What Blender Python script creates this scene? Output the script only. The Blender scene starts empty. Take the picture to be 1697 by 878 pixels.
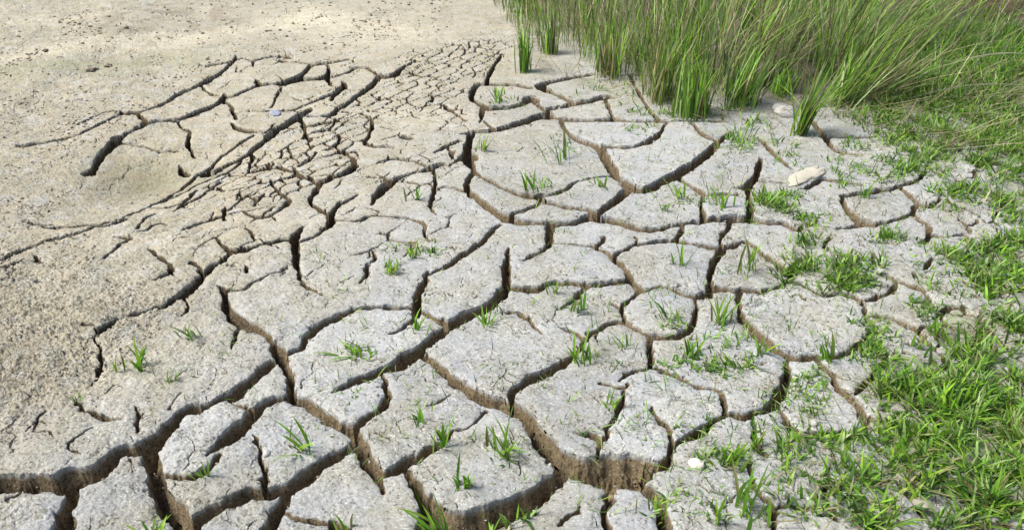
import bpy, bmesh, math, random, time
import numpy as np
T0 = time.time()
rng = np.random.default_rng(7)
random.seed(7)

# ------------------------------------------------------------------ camera, world, sun
W, H = 1697.0, 878.0
FPX = 1450.0                      # focal length in photo pixels
PITCH = math.radians(28.0)
CAMH = 1.10
SUN_ELEV, SUN_AZ = math.radians(54), math.radians(264)     # azimuth clockwise from +Y: the light comes from the far left

sc = bpy.context.scene
cam_d = bpy.data.cameras.new('camera'); cam = bpy.data.objects.new('camera', cam_d)
sc.collection.objects.link(cam); sc.camera = cam
cam.location = (0, 0, CAMH); cam.rotation_euler = (math.pi/2 - PITCH, 0, 0)
cam_d.sensor_width = 36.0; cam_d.lens = 36.0*FPX/W
cam_d.clip_start = 0.02; cam_d.clip_end = 2000
world = bpy.data.worlds.new('World'); sc.world = world; world.use_nodes = True
wn = world.node_tree.nodes; wl = world.node_tree.links
sky = wn.new('ShaderNodeTexSky'); sky.sky_type = 'NISHITA'; sky.sun_disc = False
sky.sun_elevation = SUN_ELEV; sky.sun_rotation = SUN_AZ
sky.air_density = 1.0; sky.dust_density = 4.0; sky.ozone_density = 1.0
wl.new(sky.outputs[0], wn['Background'].inputs[0]); wn['Background'].inputs[1].default_value = 0.115
sun_d = bpy.data.lights.new('sun', 'SUN'); sun = bpy.data.objects.new('sun', sun_d); sc.collection.objects.link(sun)
sun_d.energy = 2.5; sun_d.angle = math.radians(20); sun_d.color = (1.0, 0.985, 0.955)
sdir = (math.sin(SUN_AZ)*math.cos(SUN_ELEV), math.cos(SUN_AZ)*math.cos(SUN_ELEV), math.sin(SUN_ELEV))
import mathutils
sun.rotation_euler = mathutils.Vector(sdir).to_track_quat('Z', 'Y').to_euler()
sc.view_settings.view_transform = 'Standard'; sc.view_settings.look = 'None'
sc.view_settings.exposure = 0.66; sc.view_settings.gamma = 1.0

# ------------------------------------------------------------------ helpers
def unproject(px, py, z=0.0):
    """pixel of the photograph -> point of the plane at height z, and its depth"""
    a = (np.asarray(px, float) - W/2)/FPX; b = (H/2 - np.asarray(py, float))/FPX
    dz = -math.sin(PITCH) + b*math.cos(PITCH)
    dy = math.cos(PITCH) + b*math.sin(PITCH)
    t = (z - CAMH)/dz
    return t*a, t*dy, t
_P = rng.permutation(512); _P = np.concatenate([_P, _P, _P])
_G = np.stack([np.cos(np.arange(512)*2.399963), np.sin(np.arange(512)*2.399963)], 1)
def gnoise(x, y, seed=0):
    x = x + seed*17.13; y = y + seed*9.71
    xi = np.floor(x).astype(np.int64); yi = np.floor(y).astype(np.int64)
    xf = x - xi; yf = y - yi
    u = xf*xf*xf*(xf*(xf*6-15)+10); v = yf*yf*yf*(yf*(yf*6-15)+10)
    def g(i, j):
        h = _P[(_P[(xi+i) & 511] + (yi+j)) & 511]
        return _G[h, 0]*(xf-i) + _G[h, 1]*(yf-j)
    a = g(0, 0); b = g(1, 0); c = g(0, 1); d = g(1, 1)
    return 1.5*((a+(b-a)*u) + ((c+(d-c)*u) - (a+(b-a)*u))*v)
def fbm(x, y, f, octs=3, seed=0, gain=.5):
    s = 0; a = 1
    for k in range(octs):
        s = s + a*gnoise(x*f, y*f, seed+k*3); f *= 2.03; a *= gain
    return s
def sstep(a, b, x):
    t = np.clip((x-a)/(b-a), 0, 1); return t*t*(3-2*t)
def tag(o, label=None, cat=None, group=None, kind=None):
    if label: o['label'] = label
    if cat: o['category'] = cat
    if group: o['group'] = group
    if kind: o['kind'] = kind
    return o
def link(name, data, parent=None):
    o = bpy.data.objects.new(name, data); sc.collection.objects.link(o)
    if parent: o.parent = parent
    return o
def make_mesh(name, co, quads=None, tris=None, attrs=None, cattr=None, mat=None, smooth=True, normals=None):
    me = bpy.data.meshes.new(name)
    n = len(co); me.vertices.add(n); me.vertices.foreach_set('co', np.ascontiguousarray(co, np.float32).ravel())
    loops = []; starts = []; tot = 0
    for f, k in ((quads, 4), (tris, 3)):
        if f is not None and len(f):
            loops.append(np.asarray(f, np.int32).ravel()); starts.append(tot + np.arange(len(f), dtype=np.int32)*k); tot += len(f)*k
    loops = np.concatenate(loops); starts = np.concatenate(starts)
    me.loops.add(len(loops)); me.loops.foreach_set('vertex_index', loops)
    me.polygons.add(len(starts)); me.polygons.foreach_set('loop_start', starts)
    me.update(calc_edges=True)
    me.polygons.foreach_set('use_smooth', np.full(len(starts), smooth, bool))
    for k, v in (attrs or {}).items():
        at = me.attributes.new(k, 'FLOAT', 'POINT'); at.data.foreach_set('value', np.ascontiguousarray(v, np.float32))
    if cattr is not None:
        at = me.attributes.new('tint', 'FLOAT_COLOR', 'POINT')
        c4 = np.ones((n, 4), np.float32); c4[:, :3] = cattr; at.data.foreach_set('color', c4.ravel())
    if normals is not None:
        me.normals_split_custom_set_from_vertices(np.ascontiguousarray(normals, np.float32).tolist())
    if mat: me.materials.append(mat)
    return me

# ------------------------------------------------------------------ materials
class NT:
    def __init__(s, name):
        s.m = bpy.data.materials.new(name); s.m.use_nodes = True; s.t = s.m.node_tree
        s.b = s.t.nodes['Principled BSDF']; s.out = s.t.nodes['Material Output']
    def n(s, typ, **kw):
        nd = s.t.nodes.new(typ)
        for k, v in kw.items(): setattr(nd, k, v)
        return nd
    def l(s, a, b): s.t.links.new(a, b)
    def attr(s, name, out='Fac'):
        return s.n('ShaderNodeAttribute', attribute_name=name).outputs[out]
    def coord(s): return s.n('ShaderNodeTexCoord').outputs['Object']
    def noise(s, co, scale, detail=3, rough=.55, dist=0):
        nd = s.n('ShaderNodeTexNoise'); nd.inputs['Scale'].default_value = scale; nd.inputs['Detail'].default_value = detail
        nd.inputs['Roughness'].default_value = rough; nd.inputs['Distortion'].default_value = dist
        s.l(co, nd.inputs['Vector']); return nd.outputs['Fac']
    def ramp(s, f, lo, hi, a=0.0, b=1.0):
        nd = s.n('ShaderNodeMapRange'); nd.inputs[1].default_value = lo; nd.inputs[2].default_value = hi
        nd.inputs[3].default_value = a; nd.inputs[4].default_value = b; s.l(f, nd.inputs[0]); return nd.outputs[0]
    def mix(s, f, a, b, mode='MIX'):
        nd = s.n('ShaderNodeMix', data_type='RGBA', blend_type=mode)
        for sk, v in ((nd.inputs[0], f), (nd.inputs[6], a), (nd.inputs[7], b)):
            if isinstance(v, (int, float)): sk.default_value = v
            elif isinstance(v, tuple): sk.default_value = (*v, 1)
            else: s.l(v, sk)
        return nd.outputs[2]
    def math(s, op, a, b=0.0):
        nd = s.n('ShaderNodeMath', operation=op)
        for sk, v in ((nd.inputs[0], a), (nd.inputs[1], b)):
            if isinstance(v, (int, float)): sk.default_value = v
            else: s.l(v, sk)
        return nd.outputs[0]

def mud_material():
    k = NT('dried_mud'); co = k.coord()
    zone = k.attr('zone'); inner = k.attr('inner'); moss = k.attr('moss'); grit = k.attr('grit'); brown = k.attr('brown'); pale = k.attr('pale')
    crust = k.mix(zone, (0.445, 0.39, 0.275), (0.335, 0.357, 0.372))
    blot = k.ramp(k.noise(co, 9, 4, .6, .4), .35, .62)
    big = k.noise(co, 1.6, 4, .6, .6); crust = k.mix(k.ramp(big, .5, .68, 0, .55), crust, (0.50, 0.47, 0.36))
    crust = k.mix(k.ramp(k.noise(co, 3.1, 4, .6), .53, .68, 0, .6), crust, (0.29, 0.265, 0.17))
    n1 = k.noise(co, 7, 4, .6); crust = k.mix(k.ramp(n1, .40, .64, 0, .75), crust, (0.33, 0.31, 0.215))
    n2 = k.noise(co, 16, 5, .65); crust = k.mix(k.ramp(n2, .48, .68, 0, .7), crust, (0.48, 0.485, 0.455))
    n3 = k.noise(co, 70, 5, .7); crust = k.mix(k.ramp(n3, .3, .62, .5, 0), crust, (0.20, 0.175, 0.13))
    crust = k.mix(k.math('MULTIPLY', pale, k.ramp(n2, .3, .6, .35, 1)), crust, (0.66, 0.60, 0.43))
    tn = k.ramp(k.attr('tone'), -2, 2, 0, 1); crust = k.mix(k.math('MULTIPLY', zone, .28), crust, k.mix(tn, (0.20, 0.185, 0.15), (0.56, 0.57, 0.56)))
    st = k.math('MULTIPLY', k.ramp(k.noise(co, 42, 4, .65, .5), .54, .66, 0, .8), k.ramp(k.noise(co, 6, 3, .6), .4, .6, .1, 1)); crust = k.mix(st, crust, (0.19, 0.18, 0.115))
    sp = k.ramp(k.noise(co, 85, 3, .6), .62, .70, 0, .8); crust = k.mix(sp, crust, (0.10, 0.092, 0.06))
    # crumbs: pale grains and dark pits
    g1 = k.noise(co, 230, 2, .6); crust = k.mix(k.math('MULTIPLY', k.ramp(g1, .54, .64, 0, .7), k.math('ADD', .25, k.math('MULTIPLY', blot, .75))), crust, (0.66, 0.66, 0.60))
    pit = k.math('MULTIPLY', k.ramp(k.noise(co, 130, 3, .6), .575, .65, 0, .9), k.ramp(k.noise(co, 14, 3, .6), .38, .62, .15, 1)); crust = k.mix(pit, crust, (0.075, 0.065, 0.045))
    crust = k.mix(k.math('MULTIPLY', moss, k.ramp(n2, .3, .6, .3, 1.0)), crust, (0.25, 0.27, 0.12))
    crust = k.mix(brown, crust, (0.09, 0.06, 0.03))
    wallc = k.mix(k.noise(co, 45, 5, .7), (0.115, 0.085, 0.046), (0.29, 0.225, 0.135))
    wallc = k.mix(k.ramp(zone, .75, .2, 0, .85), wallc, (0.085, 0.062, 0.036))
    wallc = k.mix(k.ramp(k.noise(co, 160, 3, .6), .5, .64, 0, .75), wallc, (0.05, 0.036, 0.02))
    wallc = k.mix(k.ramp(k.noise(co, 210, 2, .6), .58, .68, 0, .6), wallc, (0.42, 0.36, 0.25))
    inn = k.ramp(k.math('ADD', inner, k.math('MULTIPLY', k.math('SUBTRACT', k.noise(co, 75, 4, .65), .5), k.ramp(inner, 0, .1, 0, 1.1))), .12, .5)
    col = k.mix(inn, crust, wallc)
    k.l(col, k.b.inputs['Base Color']); k.b.inputs['Roughness'].default_value = .93
    k.b.inputs['Specular IOR Level'].default_value = .2
    h = k.math('ADD', k.math('MULTIPLY', k.noise(co, 120, 5, .7), 1.0), k.math('MULTIPLY', k.noise(co, 420, 3, .6), .45))
    h = k.math('SUBTRACT', h, k.math('MULTIPLY', pit, .5))
    h = k.math('ADD', h, k.math('MULTIPLY', k.math('MULTIPLY', inner, k.noise(co, 48, 4, .7)), 2.6))
    bp = k.n('ShaderNodeBump'); bp.inputs['Distance'].default_value = .0048
    k.l(k.math('ADD', .42, k.math('MULTIPLY', grit, .58)), bp.inputs['Strength'])
    k.l(h, bp.inputs['Height']); k.l(bp.outputs[0], k.b.inputs['Normal'])
    return k.m
def earth_material():
    k = NT('bare_earth'); co = k.coord()
    c = k.mix(k.noise(co, 2, 6, .65), (0.30, 0.25, 0.17), (0.46, 0.40, 0.29))
    k.l(c, k.b.inputs['Base Color']); k.b.inputs['Roughness'].default_value = .95
    return k.m
def blade_material(name, transl=.35):
    k = NT(name); tint = k.attr('tint', 'Color'); co = k.coord()
    c = k.mix(k.ramp(k.noise(co, 60, 2), .35, .7, 0, .35), tint, (0.05, 0.075, 0.02), 'MIX')
    k.l(c, k.b.inputs['Base Color']); k.b.inputs['Roughness'].default_value = .5; k.b.inputs['Specular IOR Level'].default_value = .35
    tr = k.n('ShaderNodeBsdfTranslucent'); k.l(tint, tr.inputs[0])
    mx = k.n('ShaderNodeMixShader'); mx.inputs[0].default_value = transl
    k.l(k.b.outputs[0], mx.inputs[1]); k.l(tr.outputs[0], mx.inputs[2]); k.l(mx.outputs[0], k.out.inputs['Surface'])
    return k.m
def stone_material(name, a, b, sc_=30):
    k = NT(name); co = k.coord()
    c = k.mix(k.ramp(k.noise(co, sc_, 4, .6), .35, .65), a, b)
    c = k.mix(k.ramp(k.noise(co, 260, 2, .6), .6, .72, 0, .6), c, tuple(x*.4 for x in a))
    k.l(c, k.b.inputs['Base Color']); k.b.inputs['Roughness'].default_value = .85
    bp = k.n('ShaderNodeBump'); bp.inputs['Distance'].default_value = .004; bp.inputs['Strength'].default_value = .7
    k.l(k.noise(co, 140, 4, .65), bp.inputs['Height']); k.l(bp.outputs[0], k.b.inputs['Normal'])
    return k.m
MUD = mud_material(); EARTH = earth_material(); GRASS = blade_material('grass_leaf', .34)

# ------------------------------------------------------------------ the cracks: x,y,width triples (photo pixels), laid on the ground plane below
CRACKS = """
-20,800,42 30,800,40 85,799,42 125,794,50 165,778,36 200,748,30 235,741,36 266,722,28 285,702,26 304,683,20 342,673,17 376,660,18 400,643,20 425,622,20 450,602,16
120,815,24 110,840,36 105,862,40 100,890,42 92,940,40 80,1000,36
245,745,30 252,765,36 265,815,40 285,842,46 305,865,48 322,890,46 350,960,40
325,858,18 350,845,20 385,829,22 420,815,26 440,818,28 462,812,22 490,801,24 512,785,24 530,768,22 560,752,20 585,740,22
362,472,8 373,488,14 377,515,18 400,537,22 435,550,18 450,568,14 463,588,28 475,610,22 482,632,18 482,655,18 505,665,22 532,684,22 556,701,22 585,712,24 597,732,28 607,756,30 624,783,28 638,816,4
478,656,12 437,669,16 413,695,22 385,718,22 361,738,16 342,755,4
378,664,8 398,672,8 416,680,10
270,783,8 290,786,12 322,786,18 345,772,18 366,750,5
419,719,3 427,742,9 433,760,11 439,785,12 440,808,14
478,812,18 468,832,20 455,857,22 440,890,24 420,960,20
468,845,6 490,855,8 519,862,10 560,869,14 590,890,14 640,950,14
548,649,3 570,641,10 600,625,18 650,605,22 699,576,22 737,546,24 771,524,24 805,510,22 832,488,22 840,468,18 838,448,17 841,425,10 843,409,3
845,478,12 865,479,12 887,480,11 918,471,9 952,471,8 980,474,9 1010,471,8 1040,466,8
972,477,8 955,492,8 942,504,7 930,512,3
710,444,5 703,465,14 693,485,18 690,505,18 690,525,14 676,535,6 661,546,5 645,550,3
830,369,8 818,377,10 805,393,12 785,409,12 764,422,12 743,439,8 714,450,5
684,507,10 655,506,10 628,507,10 597,509,9 563,522,12 532,536,14 512,555,14 498,574,8 480,586,6
696,512,10 723,526,13 742,536,14
503,373,4 495,382,12 489,396,17 491,420,17 492,440,12 498,463,10 508,477,6 532,489,3
486,396,8 465,398,7 430,405,6 406,413,8 382,415,9 368,405,7 356,391,3
384,416,8 368,432,8 348,446,9 333,459,13 318,476,18 300,489,16 285,501,9 260,509,7 232,518,5 197,529,8 170,546,10 157,563,6 168,580,5 167,606,8 153,638,2
314,434,4 322,439,8 340,452,9
134,537,3 150,540,5 160,552,6
304,495,4 312,510,4 300,525,3
248,410,4 258,420,8 270,429,7 284,438,12 282,450,8 270,456,6 252,464,3
280,451,5 292,457,2
400,540,8 391,552,8 386,568,7 383,582,2
378,482,6 402,482,8 420,470,6 450,455,3 478,446,2
566,330,6 555,343,10 547,358,16 549,372,16 536,384,11 519,395,7 498,402,5
548,356,8 536,349,6 513,331,6 520,318,11 530,304,9 536,298,7
464,275,3 488,282,7 502,291,10 520,297,7 536,299,8 556,291,6 575,285,10 587,273,14 586,262,12 576,254,6 560,252,4 540,258,3
616,337,4 622,327,14 632,314,18 648,300,14 665,291,7 685,286,5 706,282,7 718,276,12 735,272,5
628,288,3 650,297,4
716,278,10 722,296,7 719,316,11 713,340,7 723,354,2
722,311,4 735,309,3 752,311,3 770,316,5
782,222,14 776,240,17 774,256,18 778,272,16 786,284,10 777,298,14 774,314,11 797,331,11 817,346,13 840,359,18 860,367,13 890,369,9 928,370,9 962,365,10 985,355,14
743,243,4 748,252,12 751,264,3
777,262,14 762,264,6 745,275,3
722,250,3 740,241,5 762,233,4
762,221,3 788,218,7 819,217,10 846,211,11 873,202,13 901,194,14 931,196,10 970,198,7 1013,198,8 1054,201,6 1091,201,5 1149,201,4 1194,201,4
911,186,11 897,178,8 881,163,14 870,170,8 846,176,7 812,179,8 795,174,8 782,167,9 784,152,14 792,141,9 812,140,5 853,141,5 877,145,6
800,180,9 799,190,8 795,203,3
803,201,3 819,214,6
806,139,7 811,125,8 817,113,6 826,98,4 834,88,3
893,143,10 905,138,7 934,132,5 985,123,3
898,146,10 915,153,6 935,161,6 955,170,8
912,178,5 935,174,5 955,170,8 980,166,9 1003,161,10 1020,162,4
1002,160,9 1007,175,7 1016,195,5
1045,125,4 1054,145,6 1074,179,7 1093,200,7
930,200,7 934,211,9 946,224,10 965,235,12 988,243,11 998,252,14 1006,267,19 1016,281,21 1022,297,14 1042,306,16
994,245,6 1020,246,5 1048,246,6 1070,239,11 1088,228,11 1100,212,6 1108,202,4
1042,312,14 1070,316,15 1088,308,16 1105,298,18 1139,279,18 1165,262,18 1182,247,16 1194,233,10 1212,218,6
1146,205,5 1155,214,8 1172,227,12 1190,233,11
1128,297,8 1142,306,10 1156,314,10 1170,322,7 1195,321,4 1228,321,4
1168,323,6 1162,338,8 1164,355,10 1166,370,10
1262,262,10 1257,275,15 1254,290,14 1240,308,13 1242,330,12 1244,350,14 1238,366,12
1222,311,3 1240,310,8
982,362,14 1000,348,16 1020,334,17 1040,318,15
990,364,9 1015,367,10 1040,373,12 1071,381,12 1105,376,7 1139,371,8 1166,367,10 1197,364,10 1230,363,12 1268,368,9 1300,369,7
786,285,9 800,294,9 822,305,12 850,317,12 880,324,12 905,332,11 935,340,10 969,346,10 990,352,12
885,323,6 915,320,5 935,314,7 952,302,8 975,297,5 1006,293,5 1022,297,5
845,355,9 868,347,7 892,338,5 895,328,6
912,368,18 911,388,19 910,406,14 902,412,9 888,421,7 866,431,3
916,402,3 940,404,4 961,407,6 985,412,8 1006,422,11 1024,436,13 1038,450,14 1047,466,17 1065,481,14 1080,478,10 1100,475,10 1122,482,12 1150,489,14 1172,484,14
988,411,6 996,401,9 1003,392,4
1018,426,6 1035,416,5 1052,409,6 1084,403,7 1115,400,8 1146,405,6 1184,411,8 1207,408,8 1235,399,5 1250,406,7 1262,417,9 1278,428,8
1053,393,3 1055,403,5 1057,411,5
1131,377,9 1130,386,10 1120,396,8 1112,400,6
1209,367,9 1208,380,8 1196,388,7 1193,398,5 1198,408,4
1202,410,10 1192,421,16 1180,440,15 1177,458,14 1177,480,14
1180,478,8 1205,478,8 1230,480,9 1259,482,11 1283,475,9 1306,466,8 1312,455,10
1154,490,8 1153,510,8 1149,530,11 1138,548,13 1120,555,12 1098,556,12 1074,553,10 1050,543,11 1028,535,12 1002,541,12 983,553,12 970,564,9 962,578,5
930,542,3 951,550,6 968,563,8
990,550,7 989,570,3
1063,484,11 1045,497,10 1031,511,12 1032,522,9 1038,532,5
1013,502,3 1030,512,7
1075,555,11 1077,575,14 1079,600,14 1076,611,10 1060,614,8 1040,622,8 1027,633,5
1083,611,8 1105,619,9 1130,629,10 1153,640,6 1178,645,7 1195,655,12 1201,672,13 1200,692,12
1040,640,4 1032,655,6 1026,672,10 1016,694,10 1002,709,7
949,713,3 975,716,8 993,722,10 993,745,9 990,775,7 988,790,5
995,639,3 1018,642,4 1036,645,4
1002,709,6 1010,722,8 996,724,8
1080,674,6 1088,692,9 1107,712,9 1113,728,9 1112,745,16 1106,762,22 1095,778,20
1120,745,6 1128,731,16 1156,720,24 1180,703,20 1198,688,10 1228,692,12 1250,684,12
1304,598,14 1306,615,18 1299,640,22 1287,662,26 1272,680,20 1250,688,12
704,588,10 722,602,13 745,622,15 770,640,18 795,655,21 820,665,22 850,675,26 872,688,26 888,710,32 905,733,38 928,757,44 958,770,46 985,774,60 1012,778,78 1035,778,72 1060,774,52 1085,772,34 1100,766,22
849,672,16 849,652,16 866,637,19 890,624,21 915,611,22 940,598,20 956,584,10 964,574,6
935,770,34 922,790,34 895,812,40 865,830,46 825,848,52 785,862,56 750,862,50 724,845,34 704,822,28 690,800,24 674,780,16
704,830,26 706,860,30 712,895,34 720,960,34
636,622,8 640,640,13 642,655,14 632,676,14 608,690,14 592,702,16
636,784,8 655,777,16 672,766,20 700,750,18 728,732,15 748,712,6 770,706,5 790,694,7 805,676,8
705,669,3 728,660,5 750,650,2
838,518,3 858,518,6 876,531,9 898,555,3
1010,805,20 1009,832,14 1001,852,15 1010,890,16 1020,960,14
925,870,4 945,852,6 960,838,3
1060,806,12 1082,818,20 1094,832,22 1100,855,24 1104,890,24 1110,960,20
1246,700,4 1248,720,8 1256,740,10 1270,758,6
1243,768,5 1243,788,9 1252,806,11 1270,828,11 1282,845,14 1280,890,14 1276,960,12
1275,838,8 1310,838,8 1345,838,8 1370,842,6
1225,480,9 1226,500,10 1227,520,12 1244,540,14 1266,560,17 1292,582,18 1316,590,14 1354,591,11 1390,589,12 1419,576,13 1440,556,13 1455,540,8
1310,465,9 1328,470,9 1345,481,8 1366,489,7 1398,489,7 1422,497,9 1433,515,9 1436,535,7
1425,500,8 1449,494,8 1472,484,9 1483,474,10 1484,464,8 1465,455,8 1450,450,4
1486,463,7 1504,470,8 1522,475,10 1534,486,10 1541,503,8 1548,515,7
1548,530,6 1558,519,9 1578,508,8 1600,508,6
1437,524,4 1472,526,4 1506,538,7 1521,549,11 1535,562,9 1545,573,5
1521,547,9 1535,543,6 1565,540,6 1600,548,5
1558,521,7 1563,534,6 1566,541,5
1352,594,7 1362,606,9 1375,620,9 1390,644,10 1408,658,10 1424,675,14 1434,696,17 1434,728,12
1372,616,6 1398,631,3
1458,560,8 1466,585,12 1460,605,12 1447,624,12 1428,644,12 1416,655,8
1292,672,8 1302,697,11 1318,714,14 1347,719,14 1388,715,12 1422,716,10
1440,694,5 1465,697,4 1487,705,5
1256,228,4 1268,239,8 1282,254,11 1300,270,6 1312,281,5
1258,299,4 1296,302,4
1338,190,5 1350,206,9 1364,223,11 1376,238,10 1390,249,9 1425,255,4
1365,226,5 1410,227,4 1450,226,6 1455,213,9
1330,314,6 1350,305,9 1362,296,9 1391,299,7 1425,305,5
1397,326,8 1415,322,9 1440,319,11 1473,314,10 1494,307,8 1520,299,9 1530,289,8 1520,278,4
1396,327,9 1399,342,10 1415,357,11 1434,368,14 1455,369,9 1480,365,6 1500,360,6 1514,350,8
1388,377,4 1415,376,6 1433,371,8
1492,313,7 1505,322,9 1520,334,12 1537,340,8 1550,335,6 1562,327,5
1520,338,9 1513,351,12 1524,363,12 1537,371,13 1541,386,11 1534,398,8 1522,404,4
1444,401,5 1484,403,4
1377,391,5 1370,399,9 1364,412,5
1446,418,8 1447,432,10 1450,440,4
1514,452,9 1516,460,9
1545,428,6 1537,438,9 1530,446,4
1592,362,4 1603,372,9 1608,386,6
1608,370,8 1622,363,4
1545,390,4 1572,391,3 1600,388,3
1278,428,8 1292,436,7 1308,448,12 1322,432,8 1340,425,6
1296,368,7 1322,380,7 1332,372,6
1200,364,8 1243,367,8
33,239,4 82,229,5 126,218,4 164,203,4 200,187,4
200,180,4 208,184,9 232,181,4 255,172,5 277,162,7 297,150,6 320,141,5 340,132,8 369,118,4 387,102,5 391,92,4
222,184,5 234,192,11 242,201,7 225,209,5 205,218,5 192,226,17 180,236,10 168,243,12 156,254,10 146,265,7 133,267,2
240,200,5 265,195,4 294,191,6 328,181,11 350,173,10 366,165,11 371,155,9
372,168,7 381,174,6 386,186,10 391,198,8
383,203,4 390,210,8 402,215,6 432,218,2
333,139,4 345,149,4 362,155,3
374,160,5 390,158,4 413,148,4 437,141,5 462,139,5 478,137,11 491,130,10 505,120,6 517,109,6 549,104,4 577,99,3
490,133,8 522,131,6 540,128,8 545,118,7 543,108,5
541,128,10 545,135,9 549,144,3
548,128,4 575,121,3 590,112,4
424,132,5 427,138,11 430,144,6
467,145,4 458,160,4 450,178,4
568,135,6 571,143,13 562,150,10 553,161,9 549,168,3
550,156,5 530,165,4 505,174,3 478,183,3 420,185,2
516,180,4 505,186,10 494,194,14 478,205,8 462,213,7 451,220,13 440,229,10 425,239,8 409,247,6 390,255,4 368,263,4 345,270,8 330,268,4
497,198,10 503,207,9 507,220,5 516,246,4
420,222,3 385,238,3 355,252,5 345,262,6 321,269,5 301,285,6 273,303,6 240,323,6 205,343,4 175,354,5 150,358,7 116,363,8 88,366,9 70,365,6
34,352,3 48,355,9 60,358,11 80,357,4
205,349,7 190,358,7 165,366,3
293,254,5 298,262,13 308,267,4
292,193,5 300,207,5 314,216,7 309,230,9 314,238,6 318,245,8
170,357,4 157,364,6 130,378,5 82,394,5 50,407,5 27,416,6 0,432,5 -30,446,4
-5,441,6 10,442,4 40,430,2
130,200,4 150,191,5 167,183,3 188,178,2
200,230,3 230,231,2 262,237,2 290,238,2
245,325,3 270,328,4 292,325,4 310,312,5 322,298,4
262,314,3 300,298,4 332,284,4 370,274,3 400,255,3
285,338,3 305,325,5 330,311,5 365,287,4
360,298,3 370,308,6
372,338,4 371,350,9 371,363,6
365,357,4 330,365,4 305,378,4
378,345,5 395,330,4 410,320,4
405,349,4 411,353,8 426,358,7 445,356,4 465,344,4 478,332,9 474,325,6 460,315,6 450,300,8 447,292,4
454,358,5 458,364,3
420,340,4 427,331,8 438,317,4
412,245,6 418,253,10 412,262,5 410,275,5
452,262,4 447,274,4
412,276,4 447,272,3 470,274,4 490,283,6
450,298,4 470,294,3 492,288,4
632,122,6 628,128,10 614,143,9 602,153,6 590,161,9 572,176,6 560,181,5 550,190,9 535,192,3 512,192,3
587,112,4 605,112,5 618,119,5 629,125,8
632,126,5 651,125,9 672,110,4 690,100,3
557,197,6 548,212,4 520,218,3
563,224,5 562,234,6 543,247,4
505,209,3 530,206,3 548,202,3
495,272,3 512,262,4 525,250,3
560,338,5 575,331,5 594,321,3
556,364,6 580,365,4 600,363,6 611,355,4 640,356,4 665,358,5 690,362,6 704,371,9 703,383,8 708,392,5 715,397,3
619,415,4 621,425,9 617,434,3
611,436,10 608,448,9 602,462,7 598,468,3
409,440,4 409,450,6
55,424,3 65,430,6 75,435,3
190,388,3 205,392,5 213,394,6 198,404,4 184,418,5 165,430,3
255,342,5 238,350,5 235,358,5 225,374,4
232,380,3 252,370,3 268,362,4 272,368,6
124,660,3 133,673,9 148,683,12 170,689,10 200,693,3
226,672,2 228,688,11 228,703,9 226,715,3
75,678,3 62,696,5 57,712,4
40,715,3 62,699,3 80,697,2
55,716,2 75,714,3 90,722,2
112,741,4 128,724,3 150,706,3
112,741,3 133,750,2
282,676,3 300,652,2
8,829,2 30,820,3
738,176,6 742,182,8 755,190,4 772,200,3
627,267,3 656,260,6 690,267,4 708,275,5
601,230,4 606,236,9 622,240,4 652,241,3
600,190,4 613,196,5 617,208,6 613,222,6 605,232,4
668,226,4 680,228,6
718,160,4 716,170,6
345,108,3 378,104,3 402,97,3 418,102,5 420,112,3
418,102,4 440,96,3 462,94,4 480,96,5
470,102,5 490,103,3 515,106,3
"""
POLY = []
for ln in CRACKS.strip().splitlines():
    POLY.append(np.array([[float(v) for v in p.split(',')] for p in ln.split()]))
def smooth_poly(p, step=7.0):
    q = np.vstack([2*p[0]-p[1], p, 2*p[-1]-p[-2]]); out = []
    for i in range(1, len(q)-2):
        n = max(2, int(np.hypot(*(q[i+1]-q[i])[:2])/step))
        for t in np.arange(n)/n:
            a, b, c, d = q[i-1], q[i], q[i+1], q[i+2]
            out.append(.5*((2*b)+(c-a)*t+(2*a-5*b+4*c-d)*t*t+(3*b-a-3*c+d)*t**3))
    out.append(p[-1]); return np.array(out)

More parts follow.
